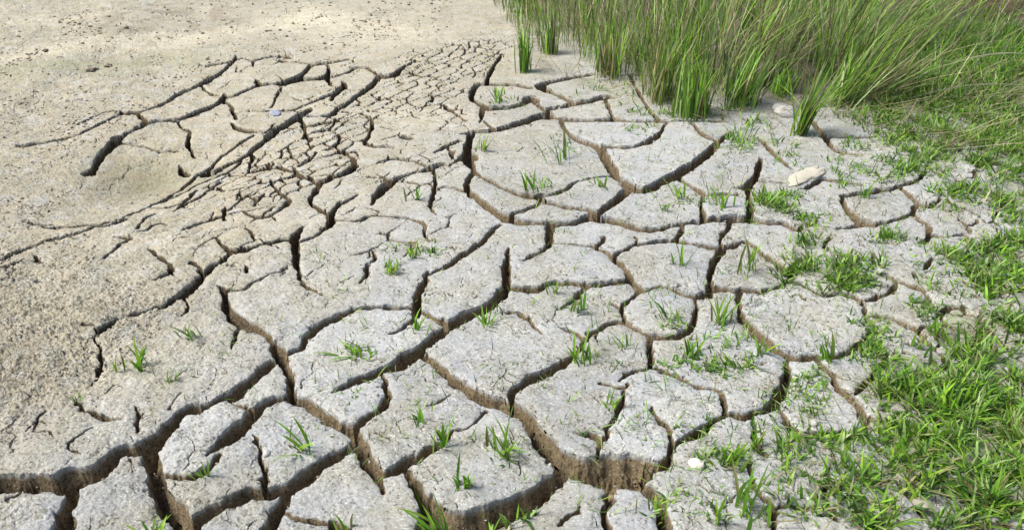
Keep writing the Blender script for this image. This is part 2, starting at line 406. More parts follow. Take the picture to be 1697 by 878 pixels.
# ------------------------------------------------------------------ the ground sheet: finer where the camera stands near it
def axis(lo, a, b, hi, fine, coarse):
    return np.concatenate([np.arange(lo, a, coarse), np.arange(a, b, fine), np.arange(b, hi+coarse, coarse)])
STEP = 1.4
UX = axis(-520, -40, W+40, W+520, STEP, 7.0)
VY = axis(-190, -12, H+24, 1060, STEP, 6.0)
NC, NR = len(UX), len(VY)
PX, PY = np.meshgrid(UX, VY)
X, Y, DEP = unproject(PX, PY)
PSC = FPX/DEP                                    # pixels per metre there
print('grid', NC, NR, NC*NR)
wx = X + .005*fbm(X, Y, 28, 2, 1) + .0009*fbm(X, Y, 110, 2, 5)
wy = Y + .007*fbm(X, Y, 28, 2, 11) + .0010*fbm(X, Y, 110, 2, 15)
RMAX = .07
SD = np.full(X.shape, RMAX); WD = np.full(X.shape, .01)
for p in POLY:
    s = smooth_poly(p); s[:, 2] = np.clip(s[:, 2]*np.interp(s[:, 2], [4, 9, 22], [1.15, .92, .82]), 1.8, None)
    s[:, 2] *= 1 + .22*gnoise(s[:, 0]*.05, s[:, 1]*.05, 3)
    tx = np.gradient(s[:, 0]); ty = np.gradient(s[:, 1]); ll = np.hypot(tx, ty)+1e-9; nx, ny = -ty/ll, tx/ll
    ax, ay, ad = unproject(s[:, 0], s[:, 1])
    ex, ey, _ = unproject(s[:, 0]+nx*s[:, 2]/2, s[:, 1]+ny*s[:, 2]/2)
    gx = np.gradient(ax); gy = np.gradient(ay); gl = np.hypot(gx, gy)+1e-9
    hw = np.abs((ex-ax)*(-gy/gl) + (ey-ay)*(gx/gl))
    for i in range(len(s)-1):
        m = RMAX*FPX/ad[i] + 30
        c0, c1 = np.searchsorted(UX, [min(s[i, 0], s[i+1, 0])-m, max(s[i, 0], s[i+1, 0])+m])
        r0, r1 = np.searchsorted(VY, [min(s[i, 1], s[i+1, 1])-m*.8, max(s[i, 1], s[i+1, 1])+m*.8])
        if c1 <= c0 or r1 <= r0: continue
        qx = wx[r0:r1, c0:c1]-ax[i]; qy = wy[r0:r1, c0:c1]-ay[i]
        dx = ax[i+1]-ax[i]; dy = ay[i+1]-ay[i]; L2 = dx*dx+dy*dy+1e-12
        t = np.clip((qx*dx+qy*dy)/L2, 0, 1); h = hw[i]+(hw[i+1]-hw[i])*t
        d = np.hypot(qx-t*dx, qy-t*dy)-h
        sv = SD[r0:r1, c0:c1]; wv = WD[r0:r1, c0:c1]; k = d < sv
        sv[k] = d[k]; wv[k] = h[k]
print('sdf', time.time()-T0)

# fine crazing: narrow cracks between small plates, measured to the borders of scattered cells
def cell_borders(x, y, size, seed, jit=.8):
    gx, gy = x/size, y/size; ix = np.floor(gx).astype(int); iy = np.floor(gy).astype(int)
    def pt(i, j):
        h = _P[(_P[(i+seed) & 511] + j) & 511]; h2 = _P[(h+77) & 511]
        return i+.5+jit*(h/512-.5), j+.5+jit*(h2/512-.5)
    best = np.full(x.shape, 1e9); bx = np.zeros_like(x); by = np.zeros_like(x)
    for i in (-1, 0, 1):
        for j in (-1, 0, 1):
            a, b = pt(ix+i, iy+j); d = (gx-a)**2+(gy-b)**2; k = d < best
            best = np.where(k, d, best); bx = np.where(k, a, bx); by = np.where(k, b, by)
    edge = np.full(x.shape, 9.0)
    for i in (-2, -1, 0, 1, 2):
        for j in (-2, -1, 0, 1, 2):
            a, b = pt(ix+i, iy+j); vx, vy = a-bx, b-by; l = np.hypot(vx, vy); ok = l > 1e-6
            l = np.where(ok, l, 1); e = ((bx+a)/2-gx)*vx/l + ((by+b)/2-gy)*vy/l
            edge = np.where(ok & (e < edge), e, edge)
    return edge*size
def poly_mask(pts, soft):
    """signed pixel distance to a polygon turned into 0..1"""
    pts = np.array(pts, float); n = len(pts); inside = np.zeros(PX.shape, bool); d = np.full(PX.shape, 1e9)
    for i in range(n):
        (x0, y0), (x1, y1) = pts[i], pts[(i+1) % n]
        c = ((y0 > PY) != (y1 > PY)) & (PX < (x1-x0)*(PY-y0)/((y1-y0) or 1e-9)+x0); inside ^= c
        dx, dy = x1-x0, y1-y0; t = np.clip(((PX-x0)*dx+(PY-y0)*dy)/(dx*dx+dy*dy+1e-9), 0, 1)
        d = np.minimum(d, np.hypot(PX-x0-t*dx, PY-y0-t*dy))
    return sstep(-soft, soft, np.where(inside, d, -d))
fine = poly_mask([(640, 140), (700, 85), (800, 60), (850, 75), (800, 130), (775, 170), (772, 205), (690, 185), (640, 195), (600, 250),
                  (555, 300), (440, 335), (330, 320), (330, 285), (430, 250), (520, 200), (590, 165)], 14)
c1, s1 = math.cos(1.05), math.sin(1.05)
rx = wx*c1+wy*s1; ry = -wx*s1+wy*c1
eb = cell_borders(rx*.55, ry*1.15, .062, 5)
keep = sstep(-.75, -.15, fbm(X, Y, 7, 2, 31))            # some borders stay closed
wf = .0040*fine*(.35+.65*keep)*(1+.6*fbm(X, Y, 18, 2, 8))*np.clip(PSC/420, .5, 1)**-.8
sf = eb-wf+.05*(1-np.clip(fine*keep*3, 0, 1))
k = (sf < SD) & (wf > .0004); SD = np.where(k, sf, SD); WD = np.where(k & (sf < .01), np.maximum(wf, .002), WD)
# beyond the right-hand grass and outside the frame the crust goes on in medium plates
outer = np.maximum.reduce([poly_mask([(1480, 230), (2400, 100), (2400, 1100), (1440, 1100), (1330, 800), (1440, 730), (1500, 560), (1600, 500), (1570, 350)], 30),
                           sstep(905, 930, PY)*sstep(-400, 60, PX)])
eo = cell_borders(wx+.02*fbm(X, Y, 9, 2, 44), wy+.03*fbm(X, Y, 9, 2, 47), .14, 9)
wo = .006*outer*(.5+.5*fbm(X, Y, 6, 2, 51)+.25)
wo = np.clip(wo, 0, .02); so = eo-wo+.08*(1-np.clip(outer*2, 0, 1))
k = (so < SD) & (wo > .0006); SD = np.where(k, so, SD); WD = np.where(k & (so < .01), np.maximum(wo, .003), WD)
fine2 = poly_mask([(300, 100), (560, 85), (830, 55), (850, 120), (775, 170), (770, 300), (820, 400), (700, 430), (560, 470), (380, 440), (230, 400), (320, 290), (420, 230)], 30)
eb = cell_borders(rx*.6+.3, ry*1.1+.2, .105, 25); keep2 = sstep(-.25, .3, fbm(X, Y, 6, 2, 33))
wf = .0032*fine2*keep2*(1+.5*fbm(X, Y, 15, 2, 9)); sf = eb-wf+.05*(1-np.clip(fine2*keep2*3, 0, 1))
k = (sf < SD) & (wf > .0004); SD = np.where(k, sf, SD); WD = np.where(k & (sf < .01), np.maximum(wf, .0015), WD)
SD = SD-np.where((SD > -.004) & (SD < .03), .011*np.clip(fbm(X, Y, 48, 2, 57)-.28, 0, 1)*sstep(250, 500, PY), 0)
fine_any = np.clip(np.maximum(fine, fine2), 0, 1); SDP = SD.copy()
# hairlines that stop inside the plates
hx_ = wx+.012*fbm(X, Y, 16, 2, 36); hy_ = wy+.016*fbm(X, Y, 16, 2, 37)
for size_, seed_, w0_, lo_ in ((.12, 41, .0016, .15), (.055, 43, .0010, .28)):
    eb = cell_borders(hx_, hy_*.8, size_, seed_); lo2 = lo_-.3*sstep(1000, 1350, PX); kp = sstep(lo2, lo2+.3, fbm(X, Y, 8, 2, seed_))
    wf = w0_*kp; sf = eb-wf+.05*(1-np.clip(kp*4, 0, 1)); k = (sf < SD) & (kp > .05) & (SD > .004)
    SD = np.where(k, sf, SD); WD = np.where(k & (sf < .004), np.maximum(wf, .0006), WD)

# split into plates: cores first, then grow them to the middle of the cracks
rc = np.where(fine_any > .4, 2.2, 6.5)/PSC
core = (SDP > rc)
lab = np.zeros(NR*NC, np.int32); cf = core.ravel().tolist(); seen = bytearray(NR*NC)
nl = 0; labl = [0]*(NR*NC)
order = [int(np.searchsorted(VY, 520)*NC+np.searchsorted(UX, 60))]+list(range(0, NR*NC, 7))
for st in order:
    if seen[st] or not cf[st]: continue
    nl += 1; stack = [st]; seen[st] = 1
    while stack:
        q = stack.pop(); labl[q] = nl; c = q % NC
        if c > 0 and not seen[q-1] and cf[q-1]: seen[q-1] = 1; stack.append(q-1)
        if c < NC-1 and not seen[q+1] and cf[q+1]: seen[q+1] = 1; stack.append(q+1)
        if q >= NC and not seen[q-NC] and cf[q-NC]: seen[q-NC] = 1; stack.append(q-NC)
        if q < NC*(NR-1) and not seen[q+NC] and cf[q+NC]: seen[q+NC] = 1; stack.append(q+NC)
lab = np.array(labl, np.int32).reshape(NR, NC)
def grow(lab, allow, n):
    for _ in range(n):
        z = (lab == 0) & allow
        if not z.any(): break
        new = lab.copy()
        for ax_, sh in ((0, 1), (0, -1), (1, 1), (1, -1)):
            r = np.roll(lab, sh, ax_); u = z & (new == 0) & (r > 0); new[u] = r[u]
        lab = new
    return lab
lab = grow(lab, SDP > 0, 14); lab = grow(lab, np.ones_like(core), 80); lab[lab == 0] = 1
print('plates', nl, time.time()-T0)

# crowd the sheet's points towards the crack edges so that the walls stand steep and clean
cell = np.hypot(X[:, 1:2]-X[:, :1], 0)*0 + STEP/PSC*1.3
gy_, gx_ = np.gradient(SD); Xc, Xr = np.gradient(X)[1], np.gradient(X)[0]; Yr = np.gradient(Y)[0]
dSx = gx_/np.maximum(Xc, 1e-6); dSy = (gy_-dSx*Xr)/np.minimum(Yr, -1e-6)
gl = np.hypot(dSx, dSy); gl = np.where(gl < .3, 1e9, gl)
kk = 3.0*np.hypot(dSx/gl*Xc, dSy/gl*Yr)*1.15+1e-6; near = (np.abs(SD) < kk) & (gl < 1e8)
f = np.where(near, SD*(np.abs(SD)/kk)**.8, SD); mv = f-SD
okw = (PX > -30) & (PX < W+30) & (PY > -8) & (PY < H+15)
X2 = X+np.where(okw, mv*dSx/gl, 0); Y2 = Y+np.where(okw, mv*dSy/gl, 0); S = np.where(okw, f, SD)

# ------------------------------------------------------------------ heights and surface attributes
depth = np.clip(.003+5.0*WD, .004, .10)
wallw = np.clip(.9*WD, .0008, .040)*(.4+.6*sstep(200, 650, PY))
def blur(a, n):
    for ax_ in (0, 1):
        p_ = np.pad(a, [(n+1, n) if i == ax_ else (0, 0) for i in (0, 1)], mode='edge'); c_ = np.cumsum(p_, axis=ax_)
        a = (c_[2*n+1:]-c_[:-2*n-1])/(2*n+1) if ax_ == 0 else (c_[:, 2*n+1:]-c_[:, :-2*n-1])/(2*n+1)
    return a
wS = .8*np.clip((WD-.007)/.012, 0, 1)                     # broad walls are smoother below than their chipped rims
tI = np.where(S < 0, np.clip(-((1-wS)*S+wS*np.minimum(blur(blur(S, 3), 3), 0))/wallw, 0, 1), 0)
prof = 1-(1-tI)**1.7
inside = np.clip(-S/np.maximum(WD, 1e-4), 0, 1)
leftz = poly_mask([(-600, 420), (90, 430), (190, 470), (300, 510), (160, 600), (130, 660), (0, 690), (-600, 700)], 60)
bed = 1-sstep(-60, 260, PX-(300+.35*(PY-300)))            # the uncracked bed on the left
grassz = np.maximum(poly_mask([(1480, 230), (2400, 60), (2400, 1100), (1430, 1100), (1330, 800), (1450, 730), (1500, 580), (1610, 480), (1570, 350)], 40), 0)
Z = (.002+.012*bed*sstep(420, 300, PY))*fbm(X, Y, 1.3, 2, 61)+.003*fbm(X, Y, 4.5, 2, 64)+.0015
Z += .0011*fbm(X, Y, 22, 3, 66)*(1+2.6*leftz+2*bed+2.6*grassz)+.0006*fbm(X, Y, 120, 2, 68)*(1+4.2*leftz+1.2*bed+1.2*grassz)
hx, hy, _ = unproject(215, 285); e1 = ((X-hx)*.86+(Y-hy)*.5)/.42; e2 = (-(X-hx)*.5+(Y-hy)*.86)/.36
Z -= .085*np.exp(-(e1**2+e2**2)*1.3)                             # the hollow
r1x, r1y, _ = unproject(330, 60)
Z += .045*bed*fbm(X*.8, Y*.5+X*.2, 1.5, 3, 71)*sstep(320, 100, PY)
Z += .010*grassz*fbm(X, Y, 11, 3, 73)
# every plate has its own slight tilt, height and tone
cnt = np.bincount(lab.ravel(), minlength=nl+1); cxl = np.bincount(lab.ravel(), X.ravel(), nl+1)/np.maximum(cnt, 1); cyl = np.bincount(lab.ravel(), Y.ravel(), nl+1)/np.maximum(cnt, 1)
big_ = (cnt > 500) & (np.arange(nl+1) > 1)
o0 = np.where(big_, rng.uniform(-.0035, .0035, nl+1), 0); tx_ = np.where(big_, rng.normal(0, .022, nl+1), 0); ty_ = np.where(big_, rng.normal(0, .022, nl+1), 0)
offp = np.clip(o0[lab]+tx_[lab]*(X-cxl[lab])+ty_[lab]*(Y-cyl[lab]), -.006, .006)*(PY > 150)
tone = np.where(np.arange(nl+1) > 1, rng.normal(0, 1, nl+1).clip(-1.8, 1.8), 0)[lab]
Z += blur(blur(offp, 4), 4); tone = blur(blur(tone, 3), 3)
# crumbs and pits of the left bed
crumb = sstep(.25, .6, fbm(X, Y, 85, 2, 77))*sstep(-.3, .4, fbm(X, Y, 9, 2, 79)); Z += .0032*crumb*np.clip(leftz*1.4+.35*bed+.25*grassz+.08, 0, 1.4)
edge = np.exp(-np.clip(S, 0, 1)/.0055); Z -= .0035*edge*(.35+.65*sstep(150, 600, PY))*np.clip(WD/.006, .3, 1)
lip = np.exp(-((np.clip(S, 0, 1)-.03)/.022)**2); Z += .0022*lip*sstep(150, 600, PY)
rough_w = 1+.18*fbm(X, Y, 25, 2, 81)
Z -= depth*prof*rough_w*(.82+.18*inside)
Z += (.009*fbm(X, Y, 45, 3, 83)+.005*gnoise(X*130, Y*130, 84))*np.clip(tI*2, 0, 1)*np.clip(WD/.012, 0, 1)
# lumps and ledges of the broken walls, varying with height as well as along the crack
wl_ = (.0042*gnoise((X+.6*Y)*48, Z*55, 85)+.0024*gnoise((X-.5*Y)*110, Z*120, 86))*(.5+.5*wS/.8)*np.clip(tI*3, 0, 1)*np.clip(WD/.010, 0, 1)
X2 = X2+np.where(okw, wl_*dSx/gl, 0); Y2 = Y2+np.where(okw, wl_*dSy/gl, 0)
# outer rim of the modelled sheet dips under the wide ground
rim = np.maximum.reduce([sstep(480, 515, np.abs(PX-W/2)-W/2), sstep(1020, 1056, PY), sstep(-150, -188, PY)])
Z -= .16*rim
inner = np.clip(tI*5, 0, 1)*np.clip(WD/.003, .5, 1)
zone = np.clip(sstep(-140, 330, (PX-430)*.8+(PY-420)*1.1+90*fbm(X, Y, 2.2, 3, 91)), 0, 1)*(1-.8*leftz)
moss = np.clip(.55*grassz*sstep(-.3, .6, fbm(X, Y, 7, 2, 93))+.35*poly_mask([(780, 100), (1100, 120), (1260, 200), (1420, 180), (1420, 260), (1150, 260), (1080, 200), (900, 170)], 40)
               *sstep(-.2, .7, fbm(X, Y, 9, 2, 95)), 0, .8)
brown = poly_mask([(1380, -250), (2500, -250), (2500, 10), (1690, 34), (1480, 15)], 18)*.9
brown = np.maximum(brown, .7*poly_mask([(800, -250), (2400, -250), (2000, 150), (1600, 190), (1420, 165), (1200, 160), (1020, 90), (870, 20)], 25))
def streak(x0, y0, x1, y1, w, s_=3):
    dx, dy = x1-x0, y1-y0; L_ = math.hypot(dx, dy); a_ = ((PX-x0)*dx+(PY-y0)*dy)/L_; b_ = (-(PX-x0)*dy+(PY-y0)*dx)/L_+w*.7*fbm(X, Y, 2.2, 3, s_)
    return np.exp(-(b_/w)**2)*sstep(-80, 60, a_)*sstep(L_+80, L_-60, a_)
pale = np.clip(.5*streak(-200, 120, 330, 62, 12)+.4*streak(300, 68, 560, 18, 12, 5)+.55*streak(480, 40, 700, 60, 22, 7)+.35*streak(-200, 45, 140, 28, 10, 9)
               +.4*streak(60, 470, 150, 640, 60, 13)+.3*streak(640, 190, 740, 200, 14, 15), 0, 1)
moss = np.clip(moss+.5*np.exp(-((PX-245)/60)**2-((PY-270)/26)**2)+.35*streak(-100, 140, 340, 95, 14, 17), 0, .85)
brown = np.maximum(brown, .34*np.exp(-((PX-225)/75)**2-((PY-272)/30)**2))
brown = np.maximum(brown, .25*streak(130, 45, 420, 20, 26, 19)*sstep(-.1, .4, fbm(X, Y, 6, 3, 151)))
grit = np.clip(leftz+.5*bed+.5*grassz, 0, 1.5)
co = np.stack([X2, Y2, Z], -1)
du = np.gradient(co, axis=1); dv = np.gradient(co, axis=0)
NRM = np.cross(dv, du); NRM /= np.linalg.norm(NRM, axis=-1, keepdims=True)+1e-12
NRM = np.where(NRM[..., 2:3] < 0, -NRM, NRM)
def height(px, py):
    c = np.clip(np.searchsorted(UX, px), 0, NC-1); r = np.clip(np.searchsorted(VY, py), 0, NR-1)
    return Z[r, c]
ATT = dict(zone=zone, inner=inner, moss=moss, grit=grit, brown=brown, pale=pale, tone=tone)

r, c = np.meshgrid(np.arange(NR-1), np.arange(NC-1), indexing='ij'); v0 = (r*NC+c).ravel()
QUADS = np.stack([v0, v0+NC, v0+NC+1, v0+1], 1); QL = lab[:-1, :-1].ravel()
inframe = ((PX[:-1, :-1] > 0) & (PX[:-1, :-1] < W) & (PY[:-1, :-1] > 0) & (PY[:-1, :-1] < H)).ravel()
area = np.bincount(QL, weights=inframe, minlength=nl+1)
cof = co.reshape(-1, 3); nf = NRM.reshape(-1, 3); attf = {k_: v.ravel() for k_, v in ATT.items()}
def submesh(name, sel):
    q = QUADS[sel]; ids, inv = np.unique(q, return_inverse=True)
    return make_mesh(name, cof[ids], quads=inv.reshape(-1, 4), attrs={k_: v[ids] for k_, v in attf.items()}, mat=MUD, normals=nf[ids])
ground = link('cracked_mud', submesh('cracked_mud', QL == 1)); tag(ground, kind='structure')
rank = [i for i in np.argsort(-area) if i > 1 and area[i] > 22][:290]
o_ = np.argsort(QL, kind='stable'); srt = QL[o_]
for i in rank:
    a, b = np.searchsorted(srt, [i, i+1]); link('mud_plate', submesh('mud_plate', o_[a:b]), ground)
rest = ~np.isin(QL, np.array(rank+[1]))
if rest.any():
    o = link('mud_crust', submesh('mud_crust', rest), ground); o['kind'] = 'stuff'
print('plate objects', len(rank), int(rest.sum()), time.time()-T0)
# wide ground to the horizon
bm = bmesh.new(); bmesh.ops.create_grid(bm, x_segments=40, y_segments=40, size=400)
for v in bm.verts: v.co.z = -.12
me = bpy.data.meshes.new('ground'); bm.to_mesh(me); bm.free(); me.materials.append(EARTH)
tag(link('ground', me), kind='structure')

# ------------------------------------------------------------------ grass
def blades(base, az, L, lean, curl, width, col, segs=4, fold=0.0):
    """N tapered leaves as one mesh: returns verts, quads, colours"""
    N = len(L); base = np.asarray(base, float); t = np.linspace(0, 1, segs+1)
    d = np.stack([np.cos(az), np.sin(az)], 1); side = np.stack([-np.sin(az), np.cos(az)], 1)
    tw = rng.uniform(-.9, .9, N); side = side*np.cos(tw)[:, None]+d*np.sin(tw)[:, None]
    p = base.copy(); rows = []; cols = []
    prof_ = np.interp(t, [0, .15, .5, .8, 1], [.65, .9, 1, .6, .04])
    for s in range(segs+1):
        w = (width*prof_[s]/2)[:, None]
        l = p.copy(); l[:, :2] -= side*w; rr = p.copy(); rr[:, :2] += side*w
        if fold: l[:, 2] += (fold*w[:, 0]); rr[:, 2] += fold*w[:, 0]; rows += [l, p.copy(), rr]
        else: rows += [l, rr]
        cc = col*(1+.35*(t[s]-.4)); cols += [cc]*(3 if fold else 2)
        th = lean+curl*(t[s]+.5/segs)
        p = p+(L/segs)[:, None]*np.concatenate([d*np.sin(th)[:, None], np.cos(th)[:, None]], 1)
    k = 3 if fold else 2; V = np.stack(rows, 1).reshape(-1, 3); C = np.clip(np.stack(cols, 1).reshape(-1, 3), 0, 1)
    nv = k*(segs+1); q = []
    for s in range(segs):
        for j in range(k-1): q.append([s*k+j, s*k+j+1, (s+1)*k+j+1, (s+1)*k+j])
    Q = (np.array(q)[None]+(np.arange(N)*nv)[:, None, None]).reshape(-1, 4)
    return V, Q, C
GREEN = np.array([[.11, .27, .020], [.19, .40, .025], [.29, .50, .04], [.06, .15, .022], [.33, .48, .15]])
OLIVE = np.array([[.16, .18, .05], [.22, .22, .07], [.12, .15, .04]])
STRAW = np.array([[.46, .41, .22], [.38, .33, .17], [.52, .49, .30], [.30, .24, .12]])
def pick(N, wg, wo, ws):
    u = rng.random(N); tot = wg+wo+ws; out = GREEN[rng.integers(0, len(GREEN), N)]
    out = np.where((u < (wo+ws)/tot)[:, None], OLIVE[rng.integers(0, len(OLIVE), N)], out)
    out = np.where((u < ws/tot)[:, None], STRAW[rng.integers(0, len(STRAW), N)], out)
    return out*rng.uniform(.5, 1.3, (N, 1))
def field(px, py, L, lean0, lean1, az0, az1, w0, w1, mixw, segs=4, curl=(.1, .8), tuft=0):
    N = len(px); x, y, _ = unproject(px, py); z = height(px, py)-.004
    if tuft:
        u = np.clip(.5+.9*gnoise(x*tuft, y*tuft, 121), 0, 1); v = np.clip(.5+.9*gnoise(x*tuft, y*tuft, 127), 0, 1); w = np.clip(.5+.8*gnoise(x*tuft, y*tuft, 131), 0, 1)
        wild = rng.random(N) < .26
        az = np.where(wild, rng.uniform(0, 2*PI, N), az0+(az1-az0)*u+rng.normal(0, .3, N)); ln = lean0+(lean1-lean0)*v+rng.normal(0, .12, N)
        ln = np.where(wild, rng.uniform(0, 1.3, N), ln)
        mm = (mixw[0]*(.4+1.2*w.mean()), mixw[1], mixw[2]); c = pick(N, *mm)*(.4+.95*w)[:, None]
        c = np.where((wild & (rng.random(N) < .5))[:, None], STRAW[rng.integers(0, 4, N)], c)
        return blades(np.stack([x, y, z], 1), az, L*(.7+.6*w[::1]), ln, rng.uniform(*curl, N), rng.uniform(w0, w1, N), c, segs)
    return blades(np.stack([x, y, z], 1), rng.uniform(az0, az1, N), L, rng.uniform(lean0, lean1, N), rng.uniform(*curl, N),
                  rng.uniform(w0, w1, N), pick(N, *mixw), segs)
class Bag:
    def split(s, e, isd):
        V, Q, C = s.v[0], s.q[0], s.c[0]; N = len(isd); nv = len(V)//N; nq = len(Q)//N
        if isd.sum() < 8: isd = np.zeros(N, bool)
        for nm, m in (('green_blades', ~isd), ('dry_blades', isd)):
            if not m.any(): continue
            ids = np.flatnonzero(m); v = V.reshape(N, nv, 3)[ids].reshape(-1, 3); c_ = C.reshape(N, nv, 3)[ids].reshape(-1, 3)
            q = (Q.reshape(N, nq, 4)[ids]-(ids*nv)[:, None, None]+(np.arange(len(ids))*nv)[:, None, None]).reshape(-1, 4)
            link(nm, make_mesh(nm, v, quads=q, cattr=c_, mat=GRASS), e)
    def __init__(s): s.v, s.q, s.c, s.n = [], [], [], 0
    def add(s, r):
        s.v.append(r[0]); s.q.append(r[1]+s.n); s.c.append(r[2]); s.n += len(r[0])
    def obj(s, name, parent=None, mat=None):
        return link(name, make_mesh(name, np.concatenate(s.v), quads=np.concatenate(s.q), cattr=np.concatenate(s.c), mat=mat or GRASS), parent)
def in_poly(pts, n, dens=None):
    pts = np.array(pts, float); lo, hi = pts.min(0), pts.max(0); ox = []; oy = []; got = 0
    while got < n:
        x = rng.uniform(lo[0], hi[0], n*2); y = rng.uniform(lo[1], hi[1], n*2); ins = np.zeros(len(x), bool)
        for i in range(len(pts)):
            (x0, y0), (x1, y1) = pts[i], pts[(i+1) % len(pts)]
            ins ^= ((y0 > y) != (y1 > y)) & (x < (x1-x0)*(y-y0)/((y1-y0) or 1e-9)+x0)
        if dens is not None: ins &= rng.random(len(x)) < dens(x, y)
        ox.append(x[ins]); oy.append(y[ins]); got += ins.sum()
    return np.concatenate(ox)[:n], np.concatenate(oy)[:n]
PI = math.pi
# tall grass behind: bolt upright on the left, swept over to the right on the right
tall = Bag()
def clumpy(s, lo=-.25, hi=.35):
    def f_(x, y):
        X_, Y_, _ = unproject(x, y); return sstep(lo, hi, fbm(X_, Y_, 5, 2, s))
    return f_
px, py = in_poly([(795, -60), (1120, -120), (1130, 150), (1060, 120), (1000, 95), (930, 60), (870, 45), (820, 10)], 1700, clumpy(101))
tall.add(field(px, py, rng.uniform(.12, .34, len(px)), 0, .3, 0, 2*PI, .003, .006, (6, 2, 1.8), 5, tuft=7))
px, py = in_poly([(850, 20), (940, 40), (1080, 110), (1090, 165), (1010, 130), (930, 95), (865, 90)], 260, clumpy(103))
tall.add(field(px, py, rng.uniform(.08, .26, len(px)), 0, .25, 0, 2*PI, .0028, .005, (6, 2, 1.6), 5))
px, py = in_poly([(800, -30), (1060, -30), (1110, 168), (1010, 125), (930, 80), (868, 70), (830, 30)], 1000, clumpy(109, -.4, .2))
tall.add(field(px, py, rng.uniform(.05, .2, len(px)), 0, .35, 0, 2*PI, .0022, .0045, (6, 2, 1.6), 4))
px, py = in_poly([(1050, 100), (1110, 172), (1180, 178), (1260, 165), (1340, 180), (1430, 180), (1500, 150), (1440, 110), (1240, 130)], 700, clumpy(113, -.4, .2))
tall.add(field(px, py, rng.uniform(.03, .13, len(px)), .1, .8, 0, 2*PI, .0025, .005, (6, 2, 2), 4))
px, py = in_poly([(1060, -130), (1420, -140), (1440, 120), (1400, 150), (1330, 140), (1240, 150), (1180, 165), (1110, 165)], 3700, clumpy(105))
tall.add(field(px, py, rng.uniform(.22, .58, len(px)), .02, .5, -1.6, 1.9, .003, .006, (6, 2.2, 1.8), 6, tuft=6))
px, py = in_poly([(1360, -130), (1560, -60), (1560, 60), (1480, 130), (1400, 150)], 850, clumpy(107))
tall.add(field(px, py, rng.uniform(.2, .68, len(px)), .25, 1.1, -.8, 1.1, .003, .0058, (6, 2, 1.5), 6, tuft=6))
px, py = in_poly([(1400, -150), (1900, -120), (1900, 40), (1690, 80), (1540, 70)], 420)
tall.add(field(px, py, rng.uniform(.16, .5, len(px)), .2, 1.2, -.8, 1.2, .003, .006, (7, 2, 1.4), 6, tuft=5))
px, py = in_poly([(1400, 90), (1697, 20), (1800, 160), (1560, 190), (1420, 175)], 420)
tall.add(field(px, py, rng.uniform(.10, .26, len(px)), .2, 1.1, -1.2, 1.2, .0028, .0055, (7, 1.6, 1.4), 5, tuft=7))
px, py = in_poly([(1480, -150), (1900, -120), (1900, 60), (1690, 100), (1500, 90)], 330)
tall.add(field(px, py, rng.uniform(.2, .6, len(px)), .05, .75, -.6, 1.3, .0028, .0055, (4, 2.4, 2.6), 6, tuft=4, curl=(0, .45)))
tag(tall.obj('tall_grass'), 'tall green and straw grass massed behind the cracked mud', 'grass', kind='stuff')
# brown dead thatch at the back right
thatch = Bag(); px, py = in_poly([(1480, -120), (2100, -160), (2100, 40), (1690, 44), (1520, 22)], 3600)
n = len(px); x, y, _ = unproject(px, py)
thatch.add(blades(np.stack([x, y, height(px, py)+rng.uniform(0, .05, n)], 1), np.where(rng.random(n) < .5, 0, PI)+rng.normal(0, .35, n), rng.uniform(.15, .5, n),
    rng.uniform(1.2, 1.6, n), rng.uniform(-.1, .2, n), rng.uniform(.004, .009, n),
    np.array([[.17, .095, .045], [.26, .16, .08], [.10, .06, .03], [.40, .30, .17]])[rng.integers(0, 4, n)], 3))
tag(thatch.obj('dead_thatch'), 'brown flattened dead grass at the far right corner', 'dead grass', kind='stuff')
